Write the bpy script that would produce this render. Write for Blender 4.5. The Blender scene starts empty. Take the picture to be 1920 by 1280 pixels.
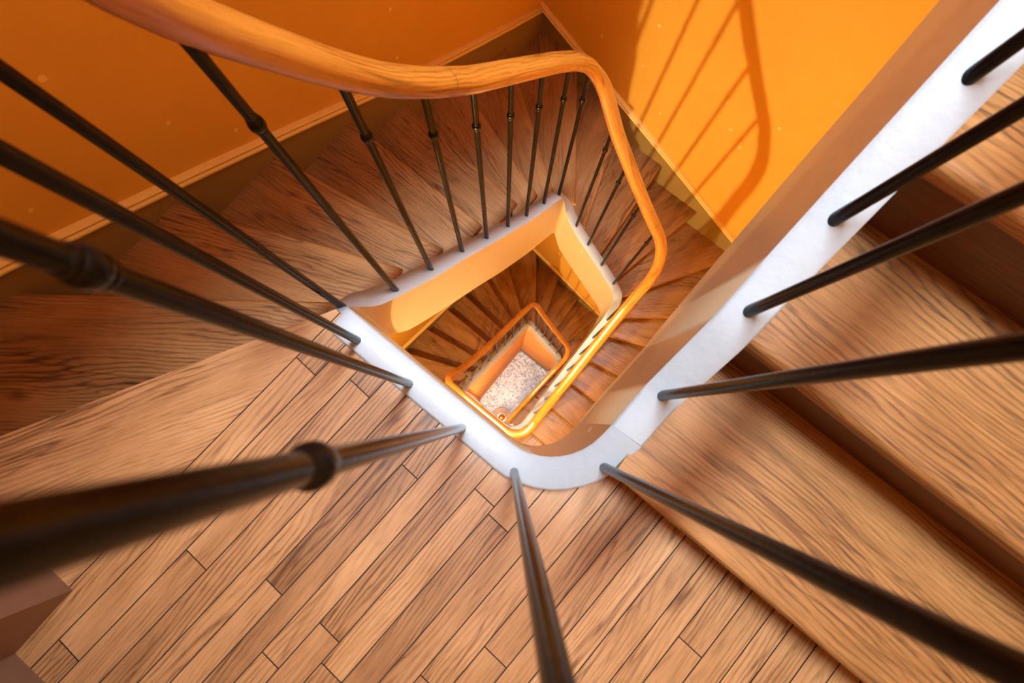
import bpy, bmesh, math, random
from mathutils import Vector, Matrix

sc = bpy.context.scene
C = sc.collection
rnd = random.Random(7)

# ---------------------------------------------------------------- camera, light, exposure
F_PX, NADIR, CAM_Z = 900.0, (943.0, 782.0), 0.9245


def solve_camera():
    """Axes of a camera whose straight-down point lands on pixel NADIR of the 1920x1280 frame."""
    ray = lambda p: Vector(((p[0] - 960) / F_PX, (p[1] - 640) / F_PX, 1.0))
    d = ray(NADIR).normalized()
    hit = lambda p: ray(p) * (CAM_Z / ray(p).dot(d))
    a, b = hit((640, 565)), hit((985, 850))
    v = b - a
    v = (v - d * v.dot(d)).normalized()
    up = -d
    u = -up.cross(v)
    if u.y > 0:
        u = -u
    right = Vector((v.x, u.x, up.x))
    camup = Vector((-v.y, -u.y, -up.y))
    back = Vector((-v.z, -u.z, -up.z))
    return right, camup, back


CAM_RIGHT, CAM_UP, CAM_BACK = solve_camera()
cam = bpy.data.objects.new('camera', bpy.data.cameras.new('camera'))
C.objects.link(cam)
cam.matrix_world = Matrix(((CAM_RIGHT.x, CAM_UP.x, CAM_BACK.x, 0), (CAM_RIGHT.y, CAM_UP.y, CAM_BACK.y, 0),
                           (CAM_RIGHT.z, CAM_UP.z, CAM_BACK.z, CAM_Z), (0, 0, 0, 1)))
cam.data.sensor_width = 36
cam.data.lens = F_PX / 1920 * 36
cam.data.clip_start = 0.005
cam.data.dof.use_dof = True
cam.data.dof.focus_distance = 1.5
cam.data.dof.aperture_fstop = 5.6
sc.camera = cam

W = bpy.data.worlds.new('world')
sc.world = W
W.use_nodes = True
W.node_tree.nodes['Background'].inputs[0].default_value = (0.8, 0.85, 1.0, 1)
W.node_tree.nodes['Background'].inputs[1].default_value = 0.3

RISE, NR = 0.16, 19
S = RISE * NR
Z0 = -0.02


def area(name, loc, target, sx, sy, power, col):
    l = bpy.data.lights.new(name, 'AREA')
    l.shape = 'RECTANGLE'
    l.size, l.size_y = sx, sy
    l.energy = power
    l.color = col
    o = bpy.data.objects.new(name, l)
    C.objects.link(o)
    o.location = loc
    o.rotation_euler = (Vector(target) - Vector(loc)).to_track_quat('-Z', 'Y').to_euler()
    return o


def lamp(name, loc, power, col, r=0.03):
    l = bpy.data.lights.new(name, 'POINT')
    l.energy = power
    l.color = col
    l.shadow_soft_size = r
    o = bpy.data.objects.new(name, l)
    C.objects.link(o)
    o.location = loc
    return o


sky = area('skylight', (-0.33, 0.55, 4.45), (-0.33, 0.50, 0), 0.30, 0.9, 60, (0.88, 0.94, 1.0))
sky.data.spread = math.radians(75)
area('roof_fill', (-0.15, 0.5, 4.5), (-0.15, 0.5, 0), 1.6, 2.0, 68, (0.90, 0.95, 1.0))  # broad fill light added under the ceiling to lift the walls
lamp('landing_lamp', (-0.09, -0.76, -1.10), 160, (1.0, 0.78, 0.40))
lamp('landing_lamp', (-0.09, -0.76, -1.10 - S), 95, (1.0, 0.76, 0.38))
lamp('ground_fill', (0.3, -0.55, -2 * S + 1.9), 13, (1.0, 0.85, 0.65), 0.1)  # unseen fill light added to brighten the stone floor

sc.view_settings.view_transform = 'Standard'
sc.view_settings.look = 'None'
sc.view_settings.exposure = 0.0
sc.view_settings.gamma = 1
sc.cycles.use_denoising = True
sc.cycles.max_bounces = 12
sc.cycles.diffuse_bounces = 8
sc.cycles.sample_clamp_indirect = 8

# ---------------------------------------------------------------- materials


def newmat(name):
    m = bpy.data.materials.new(name)
    m.use_nodes = True
    nt = m.node_tree
    return m, nt, nt.nodes['Principled BSDF']


def nd(nt, t, **kw):
    n = nt.nodes.new(t)
    for k, v in kw.items():
        setattr(n, k, v)
    return n


def mth(nt, op, a, b=None, clamp=False):
    n = nt.nodes.new('ShaderNodeMath')
    n.operation = op
    n.use_clamp = clamp
    for i, x in enumerate((a, b)):
        if x is None:
            continue
        if isinstance(x, (int, float)):
            n.inputs[i].default_value = x
        else:
            nt.links.new(x, n.inputs[i])
    return n.outputs[0]


def mapping(nt, src, scale, loc=(0, 0, 0)):
    n = nt.nodes.new('ShaderNodeMapping')
    n.inputs['Scale'].default_value = scale
    n.inputs['Location'].default_value = loc
    nt.links.new(src, n.inputs['Vector'])
    return n.outputs[0]


def noise(nt, vec, scale, detail=3, rough=0.5, dist=0.0):
    n = nt.nodes.new('ShaderNodeTexNoise')
    n.inputs['Scale'].default_value = scale
    n.inputs['Detail'].default_value = detail
    n.inputs['Roughness'].default_value = rough
    n.inputs['Distortion'].default_value = dist
    nt.links.new(vec, n.inputs['Vector'])
    return n.outputs['Fac']


def ramp(nt, fac, stops):
    n = nt.nodes.new('ShaderNodeValToRGB')
    cr = n.color_ramp
    while len(cr.elements) < len(stops):
        cr.elements.new(0.5)
    for e, (p, c) in zip(cr.elements, stops):
        e.position = p
        e.color = c if len(c) == 4 else (*c, 1)
    nt.links.new(fac, n.inputs[0])
    return n.outputs[0]


def mixc(nt, fac, a, b, mode='MIX'):
    n = nt.nodes.new('ShaderNodeMix')
    n.data_type = 'RGBA'
    n.blend_type = mode
    for sock, x in ((n.inputs[0], fac), (n.inputs[6], a), (n.inputs[7], b)):
        if isinstance(x, (int, float)):
            sock.default_value = x
        elif isinstance(x, tuple):
            sock.default_value = x if len(x) == 4 else (*x, 1)
        else:
            nt.links.new(x, sock)
    return n.outputs[2]


def bump(nt, bsdf, h, strength, dist=0.002):
    b = nt.nodes.new('ShaderNodeBump')
    b.inputs['Strength'].default_value = strength
    b.inputs['Distance'].default_value = dist
    nt.links.new(h, b.inputs['Height'])
    nt.links.new(b.outputs[0], bsdf.inputs['Normal'])


def wood(name, light, mid, dark, rough=0.42, ring=1.0, knots=True, tonevar=0.55, coat=0.15, joints=False):
    m, nt, bs = newmat(name)
    uv = nd(nt, 'ShaderNodeUVMap').outputs[0]
    warp = noise(nt, mapping(nt, uv, (1.3, 4.5, 1)), 1.0, 2, 0.5)
    warp2 = noise(nt, mapping(nt, uv, (7.0, 40.0, 1)), 1.0, 3, 0.6)
    sep = nd(nt, 'ShaderNodeSeparateXYZ')
    nt.links.new(uv, sep.inputs[0])
    # cathedral rings: bands across the board bent by a slow warp, fading in and out
    ph = mth(nt, 'ADD', mth(nt, 'MULTIPLY', sep.outputs[1], 640.0), mth(nt, 'MULTIPLY', warp, 120.0 * ring))
    ph = mth(nt, 'ADD', ph, mth(nt, 'MULTIPLY', warp2, 14.0))
    rings = mth(nt, 'ADD', mth(nt, 'MULTIPLY', mth(nt, 'SINE', ph), 0.5), 0.5)
    rings = mth(nt, 'POWER', rings, 3.4)
    mask = noise(nt, mapping(nt, uv, (2.2, 10.0, 1), (7, 3, 0)), 1.0, 2, 0.5)
    mask = mth(nt, 'MULTIPLY', mth(nt, 'SUBTRACT', mask, 0.33), 4.5, True)
    rings = mth(nt, 'MULTIPLY', rings, mask)
    fibre = noise(nt, mapping(nt, uv, (5.0, 190.0, 1)), 1.0, 4, 0.65)
    pores = noise(nt, mapping(nt, uv, (24.0, 760.0, 1)), 1.0, 2, 0.5)
    blot = noise(nt, mapping(nt, uv, (3.0, 11.0, 1)), 1.0, 4, 0.6, 0.4)
    f = mth(nt, 'ADD', mth(nt, 'MULTIPLY', rings, -0.30), mth(nt, 'MULTIPLY', fibre, 0.62))
    f = mth(nt, 'ADD', f, mth(nt, 'MULTIPLY', blot, 0.72))
    f = mth(nt, 'ADD', f, -0.10)
    tone = nd(nt, 'ShaderNodeAttribute', attribute_name='tone').outputs['Fac']
    f = mth(nt, 'ADD', f, mth(nt, 'MULTIPLY', mth(nt, 'SUBTRACT', tone, 0.5), tonevar))
    col = ramp(nt, f, [(0.12, dark), (0.48, mid), (0.85, light)])
    pr = ramp(nt, pores, [(0.30, (0.35, 0.33, 0.31)), (0.43, (1, 1, 1))])
    col = mixc(nt, 0.6, col, pr, 'MULTIPLY')
    crk = noise(nt, mapping(nt, uv, (1.1, 15.0, 1), (3, 11, 0)), 1.0, 3, 0.55, 0.3)
    crk = mth(nt, 'ABSOLUTE', mth(nt, 'SUBTRACT', crk, 0.47))
    crk = ramp(nt, crk, [(0.0, (0.30, 0.24, 0.20)), (0.010, (0.75, 0.7, 0.66)), (0.022, (1, 1, 1))])
    col = mixc(nt, mth(nt, 'MULTIPLY', mask, 0.8), col, crk, 'MULTIPLY')
    if joints:
        fr = mth(nt, 'FRACT', mth(nt, 'MULTIPLY', sep.outputs[0], 1.31))
        col = mixc(nt, mth(nt, 'MULTIPLY', mth(nt, 'LESS_THAN', fr, 0.0028), 0.75), col, (0.09, 0.035, 0.01))
    if knots:
        vo = nd(nt, 'ShaderNodeTexVoronoi')
        vo.inputs['Scale'].default_value = 1.0
        wv = mapping(nt, uv, (4.2, 8.5, 1))
        nt.links.new(wv, vo.inputs['Vector'])
        kd = mth(nt, 'ADD', vo.outputs['Distance'], mth(nt, 'MULTIPLY', mth(nt, 'SUBTRACT', warp2, 0.5), 0.10))
        kn = ramp(nt, kd, [(0.02, (0.16, 0.13, 0.12)), (0.07, (0.5, 0.42, 0.38)), (0.16, (1, 1, 1))])
        sepc = nd(nt, 'ShaderNodeSeparateColor')
        nt.links.new(vo.outputs['Color'], sepc.inputs[0])
        has = mth(nt, 'GREATER_THAN', sepc.outputs[0], 0.62)
        col = mixc(nt, mth(nt, 'MULTIPLY', has, 0.85), col, kn, 'MULTIPLY')
    nt.links.new(col, bs.inputs['Base Color'])
    rg = mth(nt, 'ADD', mth(nt, 'MULTIPLY', blot, 0.25), rough - 0.12)
    nt.links.new(rg, bs.inputs['Roughness'])
    bs.inputs['Coat Weight'].default_value = coat
    bs.inputs['Coat Roughness'].default_value = 0.3
    hh = mth(nt, 'ADD', mth(nt, 'MULTIPLY', pores, 0.5), mth(nt, 'MULTIPLY', fibre, 0.6))
    bump(nt, bs, hh, 0.35, 0.0012)
    return m


def paint(name, col, col2, rough, chips=None, chip_scale=9.0, chip_cut=0.9, lump=0.25, lump_scale=30, spec=0.5, objspace=True):
    m, nt, bs = newmat(name)
    co = nd(nt, 'ShaderNodeTexCoord').outputs['Object']
    n1 = noise(nt, co, 3.5, 5, 0.6)
    n2 = noise(nt, co, 26, 3, 0.6)
    f = mth(nt, 'ADD', mth(nt, 'MULTIPLY', n1, 0.75), mth(nt, 'MULTIPLY', n2, 0.25))
    c = ramp(nt, f, [(0.3, col2), (0.68, col)])
    if chips:
        vo = nd(nt, 'ShaderNodeTexVoronoi')
        vo.inputs['Scale'].default_value = chip_scale
        nt.links.new(co, vo.inputs['Vector'])
        wob = mth(nt, 'ADD', vo.outputs['Distance'], mth(nt, 'MULTIPLY', noise(nt, co, 120, 2), 0.07))
        sepc = nd(nt, 'ShaderNodeSeparateColor')
        nt.links.new(vo.outputs['Color'], sepc.inputs[0])
        k = mth(nt, 'MULTIPLY', mth(nt, 'LESS_THAN', wob, 0.14), mth(nt, 'GREATER_THAN', sepc.outputs[0], chip_cut))
        c = mixc(nt, k, c, chips)
    nt.links.new(c, bs.inputs['Base Color'])
    bs.inputs['Roughness'].default_value = rough
    bs.inputs['Specular IOR Level'].default_value = spec
    h = mth(nt, 'ADD', noise(nt, co, lump_scale, 4, 0.6), mth(nt, 'MULTIPLY', noise(nt, co, 7, 2), 1.5))
    bump(nt, bs, h, lump, 0.004)
    return m


M = {}
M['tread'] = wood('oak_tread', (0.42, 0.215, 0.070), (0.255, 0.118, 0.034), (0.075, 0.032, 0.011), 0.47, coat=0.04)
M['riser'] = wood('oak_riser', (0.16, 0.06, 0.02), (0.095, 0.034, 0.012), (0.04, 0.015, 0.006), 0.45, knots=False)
M['plank'] = wood('oak_plank', (0.52, 0.29, 0.125), (0.355, 0.180, 0.068), (0.13, 0.055, 0.020), 0.44, ring=0.7, tonevar=0.42)
M['rail'] = wood('varnished_handrail', (0.60, 0.255, 0.040), (0.48, 0.180, 0.022), (0.27, 0.085, 0.010), 0.28, ring=0.5, knots=False, tonevar=0.2, coat=0.6, joints=True)
M['gap'] = paint('floor_gap', (0.03, 0.018, 0.010), (0.02, 0.012, 0.008), 0.9, lump=0)
M['wall'] = paint('orange_plaster', (0.74, 0.425, 0.068), (0.69, 0.38, 0.057), 0.75, chips=(0.86, 0.62, 0.20), chip_scale=12, chip_cut=0.72, lump=0.22, spec=0.25)
M['ceil'] = paint('cream_plaster', (0.80, 0.66, 0.45), (0.74, 0.60, 0.40), 0.8, lump=0.15)
M['skirt'] = paint('olive_skirting', (0.28, 0.20, 0.07), (0.25, 0.175, 0.06), 0.45, lump=0.15)
M['mould'] = paint('ochre_moulding', (0.84, 0.64, 0.24), (0.78, 0.56, 0.19), 0.45, lump=0.1)
M['brown'] = paint('brown_skirting', (0.25, 0.155, 0.115), (0.20, 0.125, 0.095), 0.5, lump=0.1)
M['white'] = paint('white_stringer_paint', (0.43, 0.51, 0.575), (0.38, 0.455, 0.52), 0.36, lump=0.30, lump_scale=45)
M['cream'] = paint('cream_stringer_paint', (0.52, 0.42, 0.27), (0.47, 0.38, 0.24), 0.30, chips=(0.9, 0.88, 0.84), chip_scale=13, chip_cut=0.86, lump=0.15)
M['newel'] = paint('painted_newel', (0.70, 0.72, 0.74), (0.6, 0.62, 0.66), 0.4, lump=0.1)
M['lowwall'] = paint('apricot_well_wall', (0.70, 0.36, 0.13), (0.62, 0.30, 0.10), 0.55, lump=0.15)


def iron():
    m, nt, bs = newmat('black_iron')
    co = nd(nt, 'ShaderNodeTexCoord').outputs['Object']
    n1 = noise(nt, co, 60, 3)
    nt.links.new(ramp(nt, n1, [(0.3, (0.004, 0.0035, 0.0035)), (0.75, (0.011, 0.009, 0.008))]), bs.inputs['Base Color'])
    bs.inputs['Roughness'].default_value = 0.2
    bs.inputs['Specular IOR Level'].default_value = 0.18
    bump(nt, bs, noise(nt, co, 160, 3), 0.25, 0.001)
    return m


M['iron'] = iron()


def brass():
    m, nt, bs = newmat('brass')
    bs.inputs['Base Color'].default_value = (0.85, 0.42, 0.10, 1)
    bs.inputs['Metallic'].default_value = 1
    bs.inputs['Roughness'].default_value = 0.22
    return m


M['brass'] = brass()


def terrazzo():
    m, nt, bs = newmat('speckled_stone')
    co = nd(nt, 'ShaderNodeTexCoord').outputs['Object']
    vo = nd(nt, 'ShaderNodeTexVoronoi')
    vo.inputs['Scale'].default_value = 42
    nt.links.new(co, vo.inputs['Vector'])
    sp = nd(nt, 'ShaderNodeSeparateColor')
    nt.links.new(vo.outputs['Color'], sp.inputs[0])
    c = ramp(nt, sp.outputs[0], [(0.0, (0.16, 0.12, 0.10)), (0.3, (0.42, 0.36, 0.30)), (0.6, (0.62, 0.58, 0.52)), (1.0, (0.85, 0.85, 0.84))])
    big = noise(nt, co, 5, 4)
    c = mixc(nt, mth(nt, 'MULTIPLY', big, 0.45), c, (0.28, 0.22, 0.18))
    nt.links.new(c, bs.inputs['Base Color'])
    bs.inputs['Roughness'].default_value = 0.32
    return m


M['stone'] = terrazzo()

# ---------------------------------------------------------------- helpers


def link(name, bm, mats, parent=None, smooth=False, angle=35):
    me = bpy.data.meshes.new(name)
    bmesh.ops.recalc_face_normals(bm, faces=bm.faces)
    bm.to_mesh(me)
    bm.free()
    for m in (mats if isinstance(mats, (list, tuple)) else [mats]):
        me.materials.append(m)
    if smooth:
        me.polygons.foreach_set('use_smooth', [True] * len(me.polygons))
        me.set_sharp_from_angle(angle=math.radians(angle))
    o = bpy.data.objects.new(name, me)
    C.objects.link(o)
    if parent:
        o.parent = parent
    return o


def empty(name, loc, label, cat, group=None):
    o = bpy.data.objects.new(name, None)
    C.objects.link(o)
    o.location = loc
    o.empty_display_size = 0.1
    o['label'] = label
    o['category'] = cat
    if group:
        o['group'] = group
    bpy.context.view_layer.update()
    return o


def put(o, parent):
    """parent o keeping its world position (parents are unrotated empties)"""
    o.parent = parent
    o.location = -Vector(parent.location)
    return o


def struct(o, label, cat):
    o['kind'] = 'structure'
    o['label'] = label
    o['category'] = cat
    return o


def box(bm, x0, x1, y0, y1, z0, z1, mi=0):
    v = [bm.verts.new(p) for p in ((x0, y0, z0), (x1, y0, z0), (x1, y1, z0), (x0, y1, z0), (x0, y0, z1), (x1, y0, z1), (x1, y1, z1), (x0, y1, z1))]
    for f in ((0, 3, 2, 1), (4, 5, 6, 7), (0, 1, 5, 4), (1, 2, 6, 5), (2, 3, 7, 6), (3, 0, 4, 7)):
        bm.faces.new([v[i] for i in f]).material_index = mi


def prism(bm, pts, z0, z1, mi=0):
    lo = [bm.verts.new((x, y, z0)) for x, y in pts]
    hi = [bm.verts.new((x, y, z1)) for x, y in pts]
    n = len(pts)
    top = bm.faces.new(hi)
    fs = [top, bm.faces.new(lo[::-1])]
    for i in range(n):
        fs.append(bm.faces.new((lo[i], lo[(i + 1) % n], hi[(i + 1) % n], hi[i])))
    for f in fs:
        f.material_index = mi
    return top, lo, hi


def wood_uv(bm, axis, off, tone):
    """UV in metres: u along the grain axis (a horizontal vector), v across it; random offset; tone attribute."""
    uvl = bm.loops.layers.uv.get('UVMap') or bm.loops.layers.uv.new('UVMap')
    tl = bm.loops.layers.float_color.get('tone') or bm.loops.layers.float_color.new('tone')
    a = Vector((axis[0], axis[1], 0)).normalized()
    p = Vector((-a.y, a.x, 0))
    for f in bm.faces:
        up = abs(f.normal.z) > 0.6
        for l in f.loops:
            c = l.vert.co
            l[uvl].uv = (c.dot(a) + off[0], (c.dot(p) if up else c.dot(p) + c.z) + off[1])
            l[tl] = (tone, tone, tone, 1)


# ---------------------------------------------------------------- paths round the well
TH = 0.058
IN_NR, IN_NL, IN_FL, IN_FR = (0.147, -0.026), (-0.412, -0.026), (-0.412, 0.973), (0.103, 0.973)


def fillet_path(corners, radii, start, end, step=0.02, arcn=9):
    """polyline start -> filleted corners -> end, with left-hand unit normals pointing OUT of the well"""
    pts = [Vector(start)] + [Vector(c) for c in corners] + [Vector(end)]
    out = []

    def seg(a, b):
        n = max(1, int((b - a).length / step))
        for i in range(n):
            out.append(a.lerp(b, i / n))
    cur = pts[0]
    for i, r in enumerate(radii):
        a, b, c = pts[i], pts[i + 1], pts[i + 2]
        d1, d2 = (b - a).normalized(), (c - b).normalized()
        ang = math.acos(max(-1, min(1, d1.dot(d2))))
        t = r * math.tan(ang / 2)
        p1, p2 = b - d1 * t, b + d2 * t
        seg(cur, p1)
        ctr = p1 + Vector((d1.y, -d1.x)) * r          # clockwise loop: centre lies to the right
        a0 = math.atan2(p1.y - ctr.y, p1.x - ctr.x)
        for k in range(arcn):
            th = a0 - ang * k / arcn
            out.append(ctr + Vector((math.cos(th), math.sin(th))) * r)
        cur = p2
    seg(cur, pts[-1])
    out.append(pts[-1])
    nor = []
    for i in range(len(out)):
        a, b = out[max(0, i - 1)], out[min(len(out) - 1, i + 1)]
        d = (b - a).normalized()
        nor.append(Vector((-d.y, d.x)))               # left of travel = outside the well
    return out, nor


class Profile:
    """height along a path from control points (x, y, z)"""

    def __init__(self, pts, ctrl, smooth):
        self.pts = pts
        self.s = [0.0]
        for a, b in zip(pts, pts[1:]):
            self.s.append(self.s[-1] + (b - a).length)
        cs = []
        for x, y, z in ctrl:                            # controls come in path order
            t = self.proj(x, y, cs[-1][0] - 0.01 if cs else 0.0, (cs[-1][0] if cs else 0.0) + 0.55)
            cs.append((t, z))
        cs.sort()
        raw = lambda t: self.lin(cs, t)
        self.z = []
        for t in self.s:
            w = min(smooth, max(t, 0.001), max(self.s[-1] - t, 0.001))
            self.z.append(sum(raw(t + w * k / 6) * (1 - abs(k) / 7) for k in range(-6, 7)) / 7.0)

    @staticmethod
    def lin(cs, t):
        if t <= cs[0][0]:
            return cs[0][1]
        for (a, za), (b, zb) in zip(cs, cs[1:]):
            if t <= b:
                return za + (zb - za) * (t - a) / max(1e-9, b - a)
        return cs[-1][1]

    def proj(self, x, y, lo=-1.0, hi=99.0):
        p = Vector((x, y))
        best = (9, 0)
        for i, (a, b) in enumerate(zip(self.pts, self.pts[1:])):
            if self.s[i] < lo - 0.02 or self.s[i] > hi:
                continue
            d = b - a
            t = max(0, min(1, (p - a).dot(d) / max(1e-12, d.length_squared)))
            e = (a + d * t - p).length
            if e < best[0]:
                best = (e, self.s[i] + t * d.length)
        return best[1]

    def at(self, x, y):
        return self.lin(list(zip(self.s, self.z)), self.proj(x, y))


# heights of the stringer top (flight that leaves the landing at z = 0 and goes down clockwise)
RIGHT_TOP = [(0.955, 0.90), (0.855, 0.765), (0.73, 0.66), (0.606, 0.54), (0.465, 0.435), (0.34, 0.345), (0.28, 0.31), (0.17, 0.19), (0.10, 0.155)]
STR_TOP = ([(0.143, 0.10, 0.155), (0.146, 0.06, 0.122), (0.117, 0.003, 0.060), (0.08, -0.021, 0.022), (0.03, -0.026, 0.003), (0.0, -0.026, 0.0), (-0.365, -0.026, 0.0), (-0.387, -0.024, -0.025), (-0.403, -0.017, -0.11),
            (-0.412, 0.004, -0.215), (-0.412, 0.03, -0.258), (-0.412, 0.091, -0.330), (-0.412, 0.198, -0.45), (-0.412, 0.333, -0.575), (-0.412, 0.497, -0.745), (-0.412, 0.703, -0.945),
            (-0.412, 0.866, -1.065), (-0.412, 0.925, -1.112), (-0.41, 0.952, -1.16), (-0.397, 0.968, -1.28), (-0.378, 0.973, -1.36), (-0.30, 0.973, -1.466), (-0.115, 0.973, -1.643), (0.03, 0.973, -1.79), (0.085, 0.955, -1.91)]
           + [(0.147 - 0.045 * y, y, z - S) for y, z in RIGHT_TOP])
STR_DEPTH = [(0.146, 0.10, 0.34), (0.0, -0.026, 0.34), (-0.34, -0.026, 0.34), (-0.412, 0.034, 0.36), (-0.412, 0.2, 0.37), (-0.412, 0.5, 0.41), (-0.412, 0.9, 0.42),
             (-0.3, 0.973, 0.40), (0.03, 0.973, 0.43), (0.103, 0.92, 0.40), (0.12, 0.6, 0.36), (0.142, 0.10, 0.34)]
RAIL_Z = ([(0.171, 0.10, 0.97), (0.15, 0.0, 0.93), (0.06, -0.055, 0.915), (-0.30, -0.055, 0.91), (-0.39, -0.055, 0.86), (-0.43, -0.03, 0.83), (-0.441, 0.02, 0.735), (-0.441, 0.045, 0.650), (-0.441, 0.064, 0.600), (-0.441, 0.089, 0.549),
           (-0.441, 0.125, 0.492), (-0.441, 0.169, 0.424), (-0.441, 0.211, 0.363), (-0.441, 0.266, 0.29), (-0.441, 0.341, 0.208), (-0.441, 0.441, 0.114), (-0.441, 0.57, 0.012),
           (-0.441, 0.739, -0.122), (-0.441, 0.847, -0.216), (-0.44, 0.93, -0.31), (-0.425, 0.985, -0.40), (-0.369, 1.002, -0.50), (-0.306, 1.002, -0.602), (-0.17, 1.002, -0.77), (-0.058, 1.002, -0.90),
           (0.04, 1.002, -1.005), (0.11, 0.97, -1.14)]
          + [(0.175 - 0.045 * y, y, z - S) for y, z in ((0.90, 1.70), (0.82, 1.565), (0.69, 1.435), (0.556, 1.335), (0.421, 1.24), (0.306, 1.145), (0.178, 1.025), (0.10, 0.97))])


def rx(y, k):
    """inner face of the right-hand stringer at depth level k (the lowest run leans in towards the newel)"""
    return 0.147 - 0.045 * y if k < 1 else 0.045 + 0.062 * y


def run_path(k, off, radii, part='full'):
    """(points, normals): centre or edge line of flight k at distance off outside the inner well edge"""
    nr, nl = (IN_NR[0] + off, IN_NR[1] - off), (IN_NL[0] - off, IN_NL[1] - off)
    fl, fr = (IN_FL[0] - off, IN_FL[1] + off), ((0.103 if k < 1 else 0.106) + off, IN_FR[1] + off)
    y_end = 0.10 if k < 1 else 0.02
    start, end = (rx(0.10, 0) + off, 0.10), (rx(y_end, k) + off, y_end)
    if part == 'upper':                                # only the last run, far corner to seam
        return fillet_path([fr], [radii[3]], (-0.25, fr[1]), end)
    return fillet_path([nr, nl, fl, fr], radii, start, end)


def cub(ctrl, off):
    """move control points from the inner edge line to the centre line (projection does the rest)"""
    return ctrl


def sweep_stringer(name, k, part, parent):
    pts, nor = run_path(k, 0.0, (0.10, 0.030, 0.028, 0.06), part)
    ctl = [(x if not (y > -0.02 and x > 0.1 and z < -2.05) else rx(y, k), y, z) for x, y, z in STR_TOP]
    if part == 'upper':
        ctl = [c for c in ctl if c[2] < -1.5]
    top = Profile(pts, ctl, 0.02)
    dep = Profile(pts, STR_DEPTH[-5:] if part == 'upper' else STR_DEPTH, 0.05)
    bm = bmesh.new()
    rows = []
    b = 0.005
    zs = -S * k
    for i, (p, n) in enumerate(zip(pts, nor)):
        z, d = top.z[i] + zs, dep.z[i]
        q = p + n * TH
        ib, ob = p + n * b, p + n * (TH - b)
        rows.append([bm.verts.new((p.x, p.y, z - d)), bm.verts.new((p.x, p.y, z - b)), bm.verts.new((ib.x, ib.y, z)),
                     bm.verts.new((ob.x, ob.y, z)), bm.verts.new((q.x, q.y, z - b)), bm.verts.new((q.x, q.y, z - d))])
    for r0, r1 in zip(rows, rows[1:]):
        for j in range(6):
            f = bm.faces.new((r0[j], r0[(j + 1) % 6], r1[(j + 1) % 6], r1[j]))
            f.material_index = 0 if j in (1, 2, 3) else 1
    bm.faces.new(rows[0]).material_index = 1
    bm.faces.new(rows[-1][::-1]).material_index = 1
    o = link(name, bm, [M['white'], M['cream']], None, True, 50)
    put(o, parent)
    return top, dep, pts, nor


def rail_profile(k, part):
    pts, nor = run_path(k, TH / 2, (0.12, 0.06, 0.055, 0.09), part)
    ctl = [(x if not (y > 0.05 and x > 0.1 and z < -1.2) else rx(y, k) + TH / 2, y, z) for x, y, z in RAIL_Z]
    if part == 'upper':
        ctl = [c for c in ctl if c[2] < -0.7]
    if k == 1:
        ctl = [c for c in ctl if not (c[2] < -1.2 and c[1] < 0.15)] + [(rx(0.02, 1) + TH / 2, 0.02, 0.93 - S)]
    return Profile(pts, ctl, 0.03), pts, nor


def sweep_rail(name, prof, pts, k, parent):
    P = [Vector((p.x, p.y, z - S * k)) for p, z in zip(pts, prof.z)]
    bm = bmesh.new()
    uvl = bm.loops.layers.uv.new('UVMap')
    tl = bm.loops.layers.float_color.new('tone')
    N = 20
    rows = []
    dist = 0.0
    ds = []
    for i, p in enumerate(P):
        a, b = P[max(0, i - 1)], P[min(len(P) - 1, i + 1)]
        t = (b - a).normalized()
        side = t.cross(Vector((0, 0, 1))).normalized()
        up = side.cross(t).normalized()
        row = []
        for j in range(N):
            th = 2 * math.pi * j / N
            cx, sy = math.cos(th), math.sin(th)
            w = 0.0265 * math.copysign(abs(cx) ** 0.8, cx)
            h = 0.0215 * math.copysign(abs(sy) ** (0.85 if sy > 0 else 0.6), sy)
            if sy < -0.3:
                w *= 0.86
            row.append(bm.verts.new(p + side * w + up * h))
        rows.append(row)
        if i:
            dist += (p - P[i - 1]).length
        ds.append(dist)
    for i in range(len(rows) - 1):
        for j in range(N):
            f = bm.faces.new((rows[i][j], rows[i][(j + 1) % N], rows[i + 1][(j + 1) % N], rows[i + 1][j]))
            for l, (dd, jj) in zip(f.loops, ((ds[i], j), (ds[i], j + 1), (ds[i + 1], j + 1), (ds[i + 1], j))):
                l[uvl].uv = (dd + k * 3.1, 0.03 * math.sin(math.pi * jj / N) * 2 + k)
                l[tl] = (0.5, 0.5, 0.5, 1)
    bm.faces.new(rows[0][::-1])
    bm.faces.new(rows[-1])
    return put(link(name, bm, M['rail'], None, True, 60), parent)


def lathe(bm, prof, n, base=(0, 0, 0)):
    rows = []
    for r, z in prof:
        rows.append([bm.verts.new((base[0] + r * math.cos(2 * math.pi * j / n), base[1] + r * math.sin(2 * math.pi * j / n), base[2] + z)) for j in range(n)])
    for a, b in zip(rows, rows[1:]):
        for j in range(n):
            bm.faces.new((a[j], a[(j + 1) % n], b[(j + 1) % n], b[j]))
    bm.faces.new(rows[0][::-1])
    bm.faces.new(rows[-1])


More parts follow.
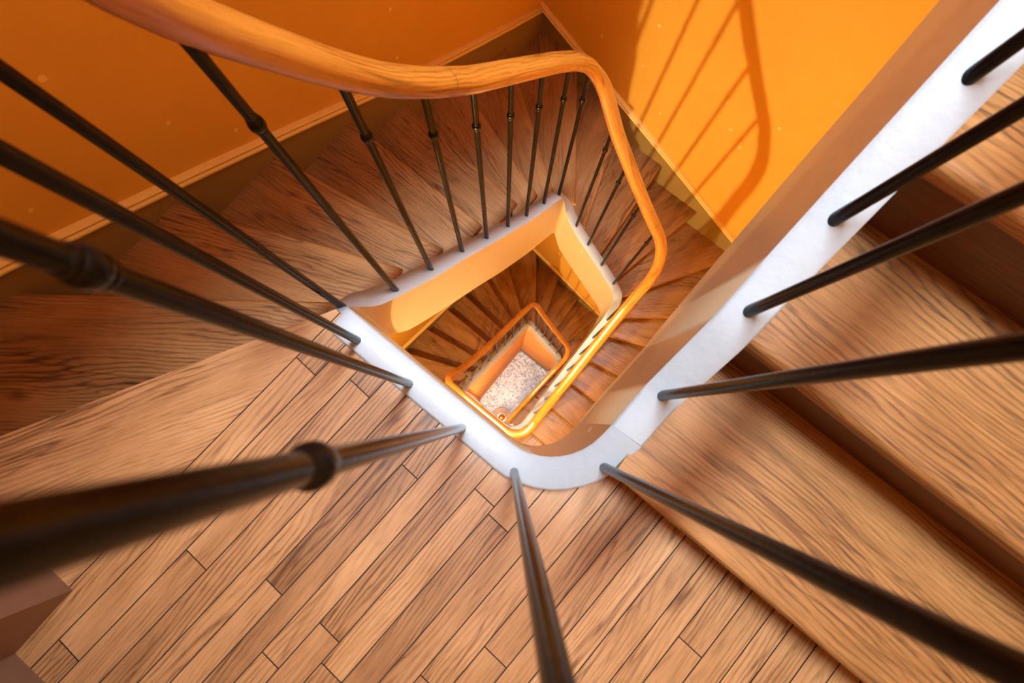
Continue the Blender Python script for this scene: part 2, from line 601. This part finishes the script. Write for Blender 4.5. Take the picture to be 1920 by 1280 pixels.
def baluster(x, y, z0, z1, parent, label=None, collar_at=None):
    L = z1 - z0
    n = 24
    bm = bmesh.new()
    r = 0.0073
    cz = collar_at if collar_at else 0.83 * L
    lathe(bm, [(r * 1.10, -0.012), (r * 1.10, 0.012), (r * 1.02, 0.05), (r * 0.98, cz * 0.5), (r * 0.94, cz), (r * 0.98, L - 0.03), (r * 1.05, L)], n)
    o = link('baluster', bm, M['iron'], None, True, 60)
    o.parent = parent
    o.location = Vector((x, y, z0)) - Vector(parent.location)
    if label:
        o['label'] = label
    bm = bmesh.new()
    prof = [(r * 0.9, -0.0135), (r * 1.08, -0.012), (r * 1.08, -0.0088)]
    for a in range(9):
        th = -math.pi / 2 + math.pi * a / 8
        prof.append((r * 1.0 + 0.0030 * math.cos(th), 0.0080 * math.sin(th)))
    prof += [(r * 1.08, 0.0088), (r * 1.08, 0.012), (r * 0.9, 0.0135)]
    lathe(bm, prof, n)
    c = link('collar', bm, M['iron'], o, True, 60)
    c.location = (0, 0, cz)
    return o


# ---------------------------------------------------------------- steps
def wall_x(y):
    return -1.088 - 0.022 * y


FAR_Y, RIGHT_X, NEAR_Y = 1.69, 0.92, -0.88
NOSE = {0: ((-0.425, -0.10), (-0.783, -0.745)),
        1: ((-0.452, -0.022), (wall_x(-0.503), -0.503)), 2: ((-0.470, 0.138), (wall_x(-0.118), -0.118)), 3: ((-0.472, 0.284), (wall_x(0.182), 0.182)),
        4: ((-0.474, 0.467), (wall_x(0.47), 0.47)), 5: ((-0.474, 0.67), (wall_x(0.711), 0.711)), 6: ((-0.473, 0.814), (wall_x(1.03), 1.03)),
        7: ((-0.470, 0.948), (wall_x(1.392), 1.392)), 8: ((-0.376, 1.033), (-0.88, FAR_Y)), 9: ((-0.284, 1.035), (-0.523, FAR_Y)),
        10: ((-0.142, 1.035), (-0.189, FAR_Y)), 11: ((0.013, 1.035), (0.143, FAR_Y)), 12: ((0.118, 1.035), (0.51, FAR_Y)),
        13: ((0.153, 0.937), (RIGHT_X, 1.565)), 14: ((0.158, 0.842), (RIGHT_X, 1.172)), 15: ((0.166, 0.671), (RIGHT_X, 0.829)),
        16: ((0.174, 0.497), (RIGHT_X, 0.529)), 17: ((0.183, 0.281), (RIGHT_X, 0.28)), 18: ((0.194, 0.042), (RIGHT_X, 0.035))}
CORNER_BETWEEN = {1: [], 8: [(wall_x(FAR_Y), FAR_Y)], 13: [(RIGHT_X, FAR_Y)]}
INNER_BETWEEN = {8: [(-0.455, 1.015)], 13: [(0.15, 1.01)]}


def nose(n, k):
    I, Wp = NOSE[n]
    if k == 1 and n >= 12:
        I = (rx(I[1], 1) + 0.045, I[1])
    if k == 1 and n == 18:
        I = (0.075, 0.02)
    return Vector(I), Vector(Wp)


def back_dir(n, k):
    """unit vector from the nosing of step n back towards step n-1 (uphill)"""
    I, Wp = nose(n, k)
    d = (Wp - I).normalized()
    return Vector((-d.y, d.x))


def step(n, k, parent):
    z = Z0 - RISE * n - S * k
    I, Wp = nose(n, k)
    Ib, Wb = nose(n - 1, k)
    ubk = back_dir(n - 1, k) * 0.045                    # tread runs on under the riser above it
    pts = [I] + [Vector(p) for p in INNER_BETWEEN.get(n, [])][::-1] + [Ib + ubk, Wb + ubk]
    if n == 1:
        pts = [I, Vector((-0.44, -0.06)), Ib + ubk * 0.6, Wb + ubk * 0.6, Vector((wall_x(-0.745), -0.745))]
    pts += [Vector(p) for p in CORNER_BETWEEN.get(n, [])] + [Wp]
    bm = bmesh.new()
    top, lo, hi = prism(bm, [(p.x, p.y) for p in pts], z - 0.034, z)
    bm.verts.ensure_lookup_table()
    eds = [e for e in bm.edges if set(e.verts) in ({hi[0], hi[-1]}, {lo[0], lo[-1]})]
    bmesh.ops.bevel(bm, geom=eds, offset=0.012, segments=4, profile=0.5, affect='EDGES')
    bm.normal_update()
    d = Wp - I
    wood_uv(bm, d, (rnd.uniform(0, 40), rnd.uniform(0, 40)), rnd.uniform(0.32, 0.68))
    put(link('tread', bm, M['tread'], None, True, 40), parent)
    riser(n, k, parent)


def riser(n, k, parent):
    """vertical board under the nosing of step n"""
    z = Z0 - RISE * n - S * k
    I, Wp = nose(n, k)
    bk = back_dir(n, k)
    a, b = I + bk * 0.026, Wp + bk * 0.026
    a2, b2 = I + bk * 0.044, Wp + bk * 0.044
    bm = bmesh.new()
    prism(bm, [(a.x, a.y), (a2.x, a2.y), (b2.x, b2.y), (b.x, b.y)], z - RISE - 0.03, z - 0.030)
    bm.normal_update()
    wood_uv(bm, Wp - I, (rnd.uniform(0, 40), rnd.uniform(0, 40)), rnd.uniform(0.35, 0.65))
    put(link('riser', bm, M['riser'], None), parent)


FL_LABEL = {-1: 'flight of light oak steps climbing to the right beside the landing, with a white stringer',
            0: 'flight of dark oak winder steps going down from the landing around the open well',
            1: 'lowest flight of oak winder steps, seen deep down through the stairwell opening'}
RL_LABEL = {-1: 'black iron balusters and rail along the white stringer of the steps climbing to the right',
            0: 'orange wooden handrail on black iron balusters curving from the landing down around the well',
            1: 'small far rail loop at the bottom of the well, orange handrail over the stone floor'}

for k in (-1, 0, 1):
    zk = -S * k
    part = 'upper' if k == -1 else 'full'
    fl = empty('stair_flight', (0.45 if k == -1 else -0.75, 0.1, zk + (Z0 if k == -1 else -0.3)), FL_LABEL[k], 'stairs', 'stair flights')
    top, dep, pts, nor = sweep_stringer('stringer', k, part, fl)
    lo_n = 13 if k == -1 else 1
    if k > -1:
        riser(0, k, fl)
    for n in range(lo_n, 19):
        step(n, k, fl)
    rl = empty('stair_railing', (0.17 if k == -1 else -0.2, 0.3 if k == -1 else -0.055, zk), RL_LABEL[k], 'railing', 'stair railings')
    rp, rpts, rnor = rail_profile(k, part)
    sweep_rail('handrail', rp, rpts, k, rl)
    rcx = lambda y: rx(y, k) + TH / 2
    B = []
    if k > -1:
        B += [(rx(0.042, 0) + 0.035, 0.042), (0.079, -0.064), (-0.048, -0.064), (-0.180, -0.064), (-0.313, -0.064), (-0.430, -0.036), (-0.432, 0.080)]
        B += [(-0.441, y) for y in (0.203, 0.331, 0.450, 0.571, 0.694, 0.822, 0.95)]
        B += [(x, 1.002) for x in (-0.325, -0.225, -0.104, 0.013)]
        if k == 0:
            B[0] = (0.182, 0.042)
    B += [(rcx(y), y) for y in (0.93, 0.81, 0.685, 0.556, 0.421, 0.306, 0.178)]
    for (x, y) in B:
        zb = top.at(x, y) + zk
        zt = rp.at(x, y) + zk - 0.010
        flat = y < 0.045 and -0.35 < x < 0.2
        baluster(x, y, zb, zt, rl, None, 0.775 if (flat and x > 0.05) else 0.7225 if flat else 0.80 if (x < -0.42 and y < 0) else None)

# ---------------------------------------------------------------- landing floor of planks
def clip(poly, a, b, c):
    """keep a*x + b*y <= c"""
    out = []
    for i in range(len(poly)):
        p, q = poly[i], poly[(i + 1) % len(poly)]
        dp, dq = a * p[0] + b * p[1] - c, a * q[0] + b * q[1] - c
        if dp <= 0:
            out.append(p)
        if (dp < 0) != (dq < 0) and abs(dp - dq) > 1e-12:
            t = dp / (dp - dq)
            out.append((p[0] + (q[0] - p[0]) * t, p[1] + (q[1] - p[1]) * t))
    return out


I0, W0 = nose(0, 0)
l0 = (W0 - I0).normalized()
n0 = Vector((-l0.y, l0.x))
if n0.dot(Vector((1, 0)) ) > 0:
    n0 = -n0                                            # points left, off the landing
REG = [[(0, 1, -0.045), (0, -1, 0.90), (1, 0, RIGHT_X), (n0.x, n0.y, n0.dot(I0))],
       [(0, 1, 0.085), (0, -1, 0.0450), (1, 0, RIGHT_X), (-1, 0, -0.152)]]


def planks(name, zf, label, seed):
    r = random.Random(seed)
    bm = bmesh.new()
    uvl = bm.loops.layers.uv.new('UVMap')
    tl = bm.loops.layers.float_color.new('tone')
    ca, sa = math.cos(math.radians(-3.0)), math.sin(math.radians(-3.0))
    rot = lambda x, y: (x * ca - y * sa, x * sa + y * ca)
    x = -0.98
    gap = 0.0011
    while x < 1.0:
        w = 0.60 if x < -0.7 else r.choice((0.042, 0.046, 0.050, 0.054))
        y = -1.2 - r.uniform(0, 0.5)
        wide = x < -0.7
        while y < 0.3:
            ln = 3.0 if x < -0.7 else r.uniform(0.34, 0.95)
            quad = [rot(x + gap, y + gap), rot(x + w - gap, y + gap), rot(x + w - gap, y + ln - gap), rot(x + gap, y + ln - gap)]
            off = (r.uniform(0, 50), r.uniform(0, 50))
            tone = 0.6 if wide else min(0.98, max(0.02, r.gauss(0.5, 0.15)))
            for reg in REG:
                pl = quad
                for h in reg:
                    pl = clip(pl, *h)
                    if len(pl) < 3:
                        break
                if len(pl) >= 3:
                    try:
                        f = bm.faces.new([bm.verts.new((px, py, zf)) for px, py in pl])
                    except ValueError:
                        continue
                    if f.calc_area() < 1e-6:
                        bm.faces.remove(f)
                        continue
                    for l in f.loops:
                        c = l.vert.co.xy
                        l[uvl].uv = (c.dot(l0) + off[0], c.dot(n0) + off[1]) if wide else (c.y + off[0], c.x + off[1])
                        l[tl] = (tone, tone, tone, 1)
            y += ln
        x += w
    # dark bed under the boards, closed slab below
    base = []
    for reg in REG:
        pl = [(-2, -2), (2, -2), (2, 2), (-2, 2)]
        for h in reg:
            pl = clip(pl, *h)
        prism(bm, pl, zf - 0.12, zf - 0.0025, 1)
    me = bpy.data.meshes.new(name)
    bm.normal_update()
    bm.to_mesh(me)
    bm.free()
    me.materials.append(M['plank'])
    me.materials.append(M['gap'])
    o = bpy.data.objects.new(name, me)
    C.objects.link(o)
    return struct(o, label, 'floor')


planks('floor', Z0, 'landing floor of honey coloured oak strip boards in the foreground', 3)
planks('floor', Z0 - S, 'lower landing floor of oak boards, hidden under the upper landing', 5)
bm = bmesh.new()
box(bm, -1.25, 1.05, -1.0, 1.8, Z0 - 2 * S - 0.1, Z0 - 2 * S)
struct(link('floor', bm, M['stone']), 'speckled grey stone floor at the bottom of the stairwell', 'floor')

# ---------------------------------------------------------------- well wall round the ground floor
bm = bmesh.new()
wp, wn = run_path(1, 0.004, (0.10, 0.030, 0.028, 0.06))
_, dp1 = None, None
topP = Profile(run_path(1, 0.0, (0.10, 0.030, 0.028, 0.06))[0], STR_TOP, 0.035)
depP = Profile(run_path(1, 0.0, (0.10, 0.030, 0.028, 0.06))[0], STR_DEPTH, 0.05)
zf = Z0 - 2 * S
rows = []
for p, n in zip(wp, wn):
    zt = topP.at(p.x, p.y) - S - 0.15
    if p.y > 0.0 and p.x > -0.3 and p.y < 0.93:
        continue                                        # the flight itself closes the right side
    if p.y < 0.03 and p.x > -0.40:
        continue                                        # near side stays open to the hall
    q = Vector((max(-0.437, min(0.058, p.x)), min(0.93, p.y)))
    a, b = p + n * 0.03, q + n * 0.03
    rows.append([bm.verts.new((p.x, p.y, zt)), bm.verts.new((q.x, q.y, zf)), bm.verts.new((b.x, b.y, zf)), bm.verts.new((a.x, a.y, zt))])
for r0, r1 in zip(rows, rows[1:]):
    for j in range(4):
        bm.faces.new((r0[j], r0[(j + 1) % 4], r1[(j + 1) % 4], r1[j]))
bm.faces.new(rows[0])
bm.faces.new(rows[-1][::-1])
struct(link('wall_well', bm, M['lowwall'], None, True, 40), 'apricot wall under the lowest flight around the stone floor', 'wall')
bm = bmesh.new()
for r in ((-0.437, -0.425, 0.05, 0.93), (-0.437, 0.058, 0.918, 0.93)):
    box(bm, *r, zf, zf + 0.10)
struct(link('baseboard_well', bm, M['brown']), 'low dark skirting around the stone floor at the bottom', 'baseboard')

# newel at the foot of the lowest flight
nw = empty('newel_post', (-0.01, -0.01, zf), 'painted newel post with a brass ball at the bottom of the well', 'newel post')
bm = bmesh.new()
lathe(bm, [(0.055, 0.16), (0.055, 0.20), (0.032, 0.24), (0.028, 0.5), (0.036, 0.78), (0.030, 0.84), (0.058, 0.88), (0.066, 0.91), (0.060, 0.935), (0.03, 0.945)], 28)
link('shaft', bm, M['newel'], nw, True, 40)
bm = bmesh.new()
lathe(bm, [(0.020, 0.94)] + [(0.001 + 0.040 * math.cos(a), 0.985 + 0.040 * math.sin(a)) for a in [math.radians(d) for d in range(-60, 91, 15)]], 28)
link('ball', bm, M['brass'], nw, True, 60)
bm = bmesh.new()
lathe(bm, [(0.125, 0.0), (0.125, 0.125), (0.14, 0.13), (0.145, 0.145), (0.14, 0.16), (0.05, 0.161)], 36)
bm.normal_update()
wood_uv(bm, (1, 0.3), (3, 7), 0.85)
link('step_block', bm, M['plank'], nw, True, 40)

# ---------------------------------------------------------------- walls
ZB, ZT = Z0 - 2 * S - 0.1, 4.6
wl0, wl1 = wall_x(-1.0), wall_x(1.8)


def wall(name, pts, label):
    bm = bmesh.new()
    prism(bm, pts, ZB, ZT)
    return struct(link(name, bm, M['wall']), label, 'wall')


wall('wall_left', [(wl0, -1.0), (wl1, 1.8), (wl1 - 0.12, 1.8), (wl0 - 0.12, -1.0)], 'orange plaster wall along the left of the descending steps')
wall('wall_far', [(wl1 - 0.12, FAR_Y), (1.04, FAR_Y), (1.04, FAR_Y + 0.12), (wl1 - 0.12, FAR_Y + 0.12)], 'orange plaster wall at the far end with the lamplit patch and rail shadow')
wall('wall_right', [(RIGHT_X, -1.0), (1.04, -1.0), (1.04, 1.8), (RIGHT_X, 1.8)], 'orange plaster wall beyond the right edge beside the climbing steps')
wall('wall_near', [(wl0 - 0.12, NEAR_Y), (wl0 - 0.12, NEAR_Y - 0.12), (1.04, NEAR_Y - 0.12), (1.04, NEAR_Y)], 'orange plaster wall behind the landing')
wall('wall_near_pier', [(-1.15, -0.745), (-1.15, -0.9), (-0.425, -0.9), (-0.425, -0.745)], 'shallow orange pier at the lower left corner of the landing')

bm = bmesh.new()
box(bm, -1.3, 1.05, -1.0, 1.85, ZT, ZT + 0.1)
struct(link('ceiling', bm, M['ceil']), 'pale ceiling high above the stairwell', 'ceiling')
# underside of the flight overhead and of the landing above
bm = bmesh.new()
prev = None
for n in range(0, 14):
    I, Wp = nose(n, -1)
    z = Z0 - RISE * n + S - 0.16
    cur = [bm.verts.new((I.x, I.y, z)), bm.verts.new((Wp.x, Wp.y, z)), bm.verts.new((Wp.x, Wp.y, z + 0.1)), bm.verts.new((I.x, I.y, z + 0.1))]
    if prev:
        for j in range(4):
            bm.faces.new((prev[j], prev[(j + 1) % 4], cur[(j + 1) % 4], cur[j]))
    prev = cur
for cx, cy, z in ((wall_x(FAR_Y), FAR_Y, Z0 - RISE * 7.5 + S - 0.16), (RIGHT_X, FAR_Y, Z0 - RISE * 12.5 + S - 0.16)):
    a, b = (7, 8) if cx < 0 else (12, 13)
    p, q = NOSE[a][1], NOSE[b][1]
    bm.faces.new([bm.verts.new((cx, cy, z)), bm.verts.new((p[0], p[1], Z0 - RISE * a + S - 0.16)), bm.verts.new((q[0], q[1], Z0 - RISE * b + S - 0.16))])
pl = [(-2, -2), (2, -2), (2, 2), (-2, 2)]
for h in REG[0]:
    pl = clip(pl, *h)
prism(bm, pl, S - 0.26, S)
struct(link('ceiling', bm, M['ceil']), 'plaster underside of the next flight and landing overhead', 'ceiling')

# ---------------------------------------------------------------- skirtings that follow the steps


def skirting(name, line, nrm, k, label, lower=0.30):
    """line: [(x, y, ztop)] against a wall whose room-side normal is nrm; flat board with a two-bead top moulding"""
    bm = bmesh.new()
    nv = Vector(nrm)
    rows = []
    t = 0.014
    for x, y, z in line:
        p = Vector((x, y, 0))
        z -= S * k
        rows.append([bm.verts.new((p.x, p.y, z - lower)), bm.verts.new((p.x + nv.x * t, p.y + nv.y * t, z - lower)), bm.verts.new((p.x + nv.x * t, p.y + nv.y * t, z - 0.02)), bm.verts.new((p.x, p.y, z - 0.02))])
    for a, b in zip(rows, rows[1:]):
        for j in range(4):
            bm.faces.new((a[j], a[(j + 1) % 4], b[(j + 1) % 4], b[j]))
    bm.faces.new(rows[0])
    bm.faces.new(rows[-1][::-1])
    o = struct(link(name, bm, M['skirt']), label, 'baseboard')
    bm = bmesh.new()
    sect = [(0.0, -0.024), (0.020, -0.024), (0.023, -0.020), (0.023, -0.014), (0.019, -0.010), (0.013, -0.009), (0.017, -0.006), (0.019, -0.001), (0.016, 0.003), (0.006, 0.006), (0.0, 0.006)]
    rows = []
    for x, y, z in line:
        z -= S * k
        rows.append([bm.verts.new((x + nv.x * a, y + nv.y * a, z + b)) for a, b in sect])
    m = len(sect)
    for a, b in zip(rows, rows[1:]):
        for j in range(m):
            bm.faces.new((a[j], a[(j + 1) % m], b[(j + 1) % m], b[j]))
    bm.faces.new(rows[0])
    bm.faces.new(rows[-1][::-1])
    link('moulding', bm, M['mould'], o, True, 30)
    return o


left_top = [(-0.745, 0.02), (-0.45, -0.105), (-0.389, -0.136), (-0.15, -0.255), (0.0, -0.33), (0.308, -0.489), (0.6, -0.645), (0.872, -0.789), (1.2, -0.945), (1.45, -1.06), (1.69, -1.165)]
for k in (0, 1):
    where = 'beside the descending steps' if k == 0 else 'on the storey below'
    skirting('baseboard_left', [(wall_x(y), y, z) for y, z in left_top], (1, 0.02), k, 'olive skirting with ochre moulding on the left wall ' + where, 0.34)
    skirting('baseboard_far', [(-1.125, FAR_Y, -1.15), (-0.7, FAR_Y, -1.325), (-0.038, FAR_Y, -1.592), (0.412, FAR_Y, -1.788), (0.92, FAR_Y, -2.01)], (0, -1), k, 'olive skirting with thin moulding on the far wall ' + where, 0.30)
    skirting('baseboard_right', [(RIGHT_X, 1.69, -2.01), (RIGHT_X, 1.2, -2.15), (RIGHT_X, 0.9, -2.30), (RIGHT_X, 0.5, -2.48), (RIGHT_X, 0.1, -2.76), (RIGHT_X, 0.0, -2.84)], (-1, 0), k, 'olive skirting on the right wall ' + where, 0.32)
bm = bmesh.new()
box(bm, -0.425, RIGHT_X, NEAR_Y, NEAR_Y + 0.014, Z0, Z0 + 0.5)
box(bm, -0.80, -0.425, -0.745, -0.731, Z0, Z0 + 0.5)
box(bm, -0.425, -0.411, NEAR_Y, -0.731, Z0, Z0 + 0.5)
struct(link('baseboard_near', bm, M['brown']), 'brown painted skirting along the wall behind the landing', 'baseboard')
